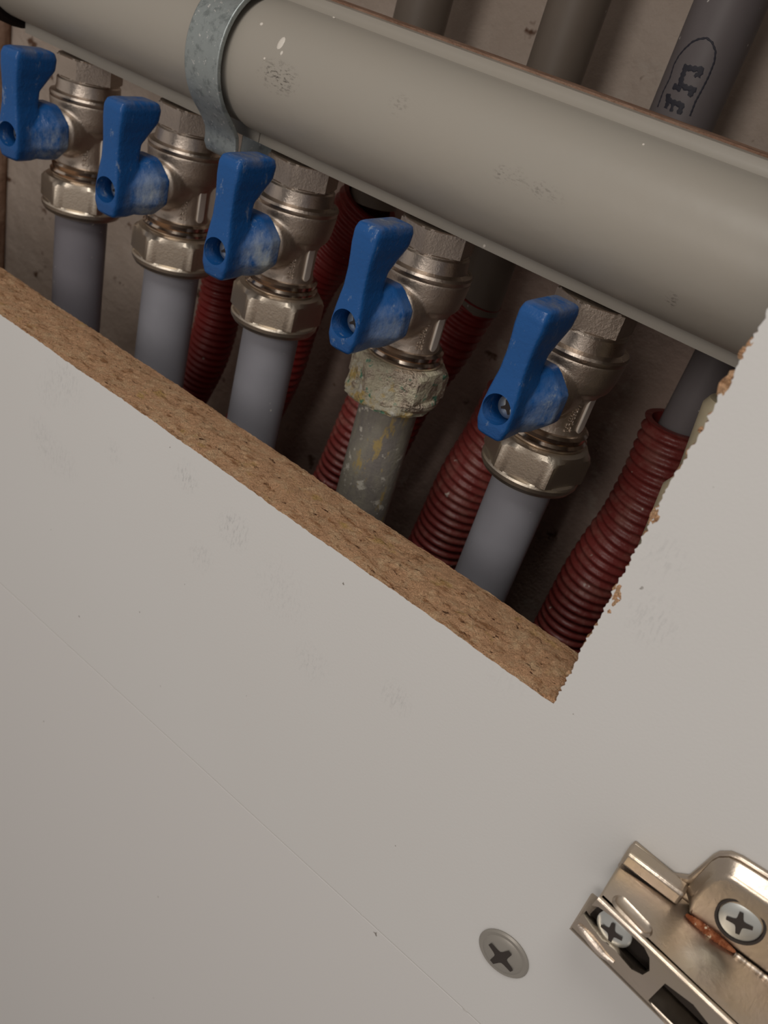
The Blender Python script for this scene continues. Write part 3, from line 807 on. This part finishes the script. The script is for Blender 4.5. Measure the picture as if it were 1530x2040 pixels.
# rolled bright lip along the bend and the web's lower edge
bm = bmesh.new(); add_tube(bm, [Bp + V((0,0,-.0003)), Bp + ridge*.03, far], .00065, 16)
hobj('arm_bend', bm, HING)
sp = spline([onweb(1100+x/3.558, 1650+y/3.558) + webn*.0001 for x, y in ((185, 680), (235, 735), (300, 815), (365, 890), (440, 950))], 8)
bm = bmesh.new(); add_tube(bm, sp, [.0003+.0006*math.sin(PI*k/(len(sp)-1)) for k in range(len(sp))], 16)
hobj('slot_lip', bm, NI)
# embossed pill on the side wall
bm = bmesh.new(); c1 = atZ(1238, 1802, zs); c2 = atZ(1281, 1848, zs); pd = (c2-c1).normalized(); pn = V((0, 0, 1)).cross(pd)
out_ = []
for k in range(24):
    an = 2*PI*k/24; c_ = c2 if math.cos(an) > 0 else c1
    out_.append((c_, pd*math.cos(an) + pn*math.sin(an)))
r0 = [bm.verts.new(c_ + d_*.0017) for c_, d_ in out_]; r1 = [bm.verts.new(c_ + d_*.0013 + V((0,0,.0005))) for c_, d_ in out_]; r2 = [bm.verts.new(c_ + d_*.0009 + V((0,0,.0002))) for c_, d_ in out_]
for a_, b_ in ((r0, r1), (r1, r2)):
    for k in range(24): bm.faces.new((a_[k], a_[(k+1) % 24], b_[(k+1) % 24], b_[k]))
bm.faces.new(r2)
hobj('embossed_slot', bm, HING, sharp=60)
# adjusting screw in the slot
ac = onweb(1100+415/3.558, 1650+745/3.558) - webn*.0012
MA = Matrix.Translation(ac - hinge_o) @ webn.to_track_quat('Z', 'Y').to_matrix().to_4x4()
make_screw('adjusting_screw', .0033, .0009, SCR, hinge, MA, .62, .3)
# mounting plate: wing with raised pad, stepped channel rail
def zp(x, y, Y): return atY(1100+x/3.558, 1650+y/3.558, Y)
bm = bmesh.new()
out = [zp(575, 105, -.0012), zp(850, 335, -.0012), zp(960, 350, -.0012), zp(1050, 275, -.0012), zp(1130, 205, -.0012), zp(1175, 182, -.0012), zp(1260, 182, -.0012), zp(1340, 215, -.0012), zp(1530, 335, -.0012), zp(1900, 600, -.0012)]
last = out[-1]
low = [V((last.x, -.0012, zs-.004)), V((out[0].x, -.0012, zs-.004))]
add_prism(bm, [V((p_.x, -.0012, p_.z)) for p_ in out + low], V((0, .0012, 0)))
bevel(hobj('mounting_plate', bm, HING, sharp=35), .0004, 2)
# raised pad
bm = bmesh.new()
base = [zp(930, 420, -.0012), zp(1060, 290, -.0012), zp(1130, 215, -.0012), zp(1180, 190, -.0012), zp(1255, 190, -.0012), zp(1335, 225, -.0012), zp(1530, 345, -.0012), zp(1900, 590, -.0012), zp(1900, 1500, -.0012), zp(900, 640, -.0012)]
topp = [zp(1000, 500, -.0040), zp(1080, 410, -.0040), zp(1130, 365, -.0040), zp(1180, 345, -.0040), zp(1235, 345, -.0040), zp(1290, 370, -.0040), zp(1530, 535, -.0040), zp(1900, 780, -.0040), zp(1900, 1500, -.0040), zp(930, 640, -.0040)]
zmin = zs + .0004
base = [V((p_.x, p_.y, max(p_.z, zmin))) for p_ in base]; topp = [V((p_.x, p_.y, max(p_.z, zmin))) for p_ in topp]
va = [bm.verts.new(p_) for p_ in base]; vb = [bm.verts.new(p_) for p_ in topp]
for k in range(len(va)): bm.faces.new((va[k], va[(k+1) % len(va)], vb[(k+1) % len(va)], vb[k]))
bm.faces.new(vb); bm.faces.new(va[::-1])
bevel(hobj('raised_pad', bm, HING, sharp=30), .0006, 3)
# rail beside the arm
bm = bmesh.new(); ra, rb_ = zp(520, 172, -.003), zp(885, 465, -.003)
ra.z = rb_.z = (ra.z+rb_.z)/2
add_box(bm, (ra.x, -.0042, ra.z-.0017), (rb_.x+.001, -.0008, ra.z+.0016))
bevel(hobj('guide_rail', bm, HING, sharp=35), .0007, 3)
# rust streak in the corner between pad and arm
bm = bmesh.new(); rp = [zp(905, 660, -.0042), zp(1000, 760, -.0043), zp(1100, 850, -.0043), zp(1240, 940, -.0043)]
rp = [V((p_.x, -.0044, zs + .0004)) for p_ in rp]
sp = spline(rp, 12)
add_tube(bm, sp, [.0002 + .0006*math.sin(PI*k/(len(sp)-1))**.6*(1+.35*noise.noise(V((k*.9, 0, 0)))) for k in range(len(sp))], 12)
hobj('rust_streak', bm, RUST)['label'] = 'orange rust streak along the joint'
bm = bmesh.new(); rp = [zp(1240, 940, -.0043), zp(1400, 1060, -.0043), zp(1560, 1170, -.0043)]
rp = [V((p_.x, -.0046, zs + .0002)) for p_ in rp]; sp = spline(rp, 14)
add_tube(bm, sp, [.0005*(1+.5*noise.noise(V((k*1.3, 4, 0)))) for k in range(len(sp))], 10)
hobj('flaking_edge', bm, HING)
# mounting screw in a recess ring
mc = atY(1100+1332/3.558, 1650+660/3.558, -.0042)
rotm = Matrix.Rotation(PI/2, 4, 'X') @ Matrix.Rotation(math.radians(-9), 4, 'X')
bm = bmesh.new(); add_lathe(bm, [(0, .0040), (.0003, .0040), (.0003, .0036), (-.0004, .0034)], 40, Matrix.Translation(mc) @ rotm, False)
hobj('screw_recess', bm, DREC)
make_screw('mounting_screw', .0034, .0004, SCR, hinge, Matrix.Translation(mc - hinge_o + V((0, -.0001, 0))) @ rotm, .62, .35)
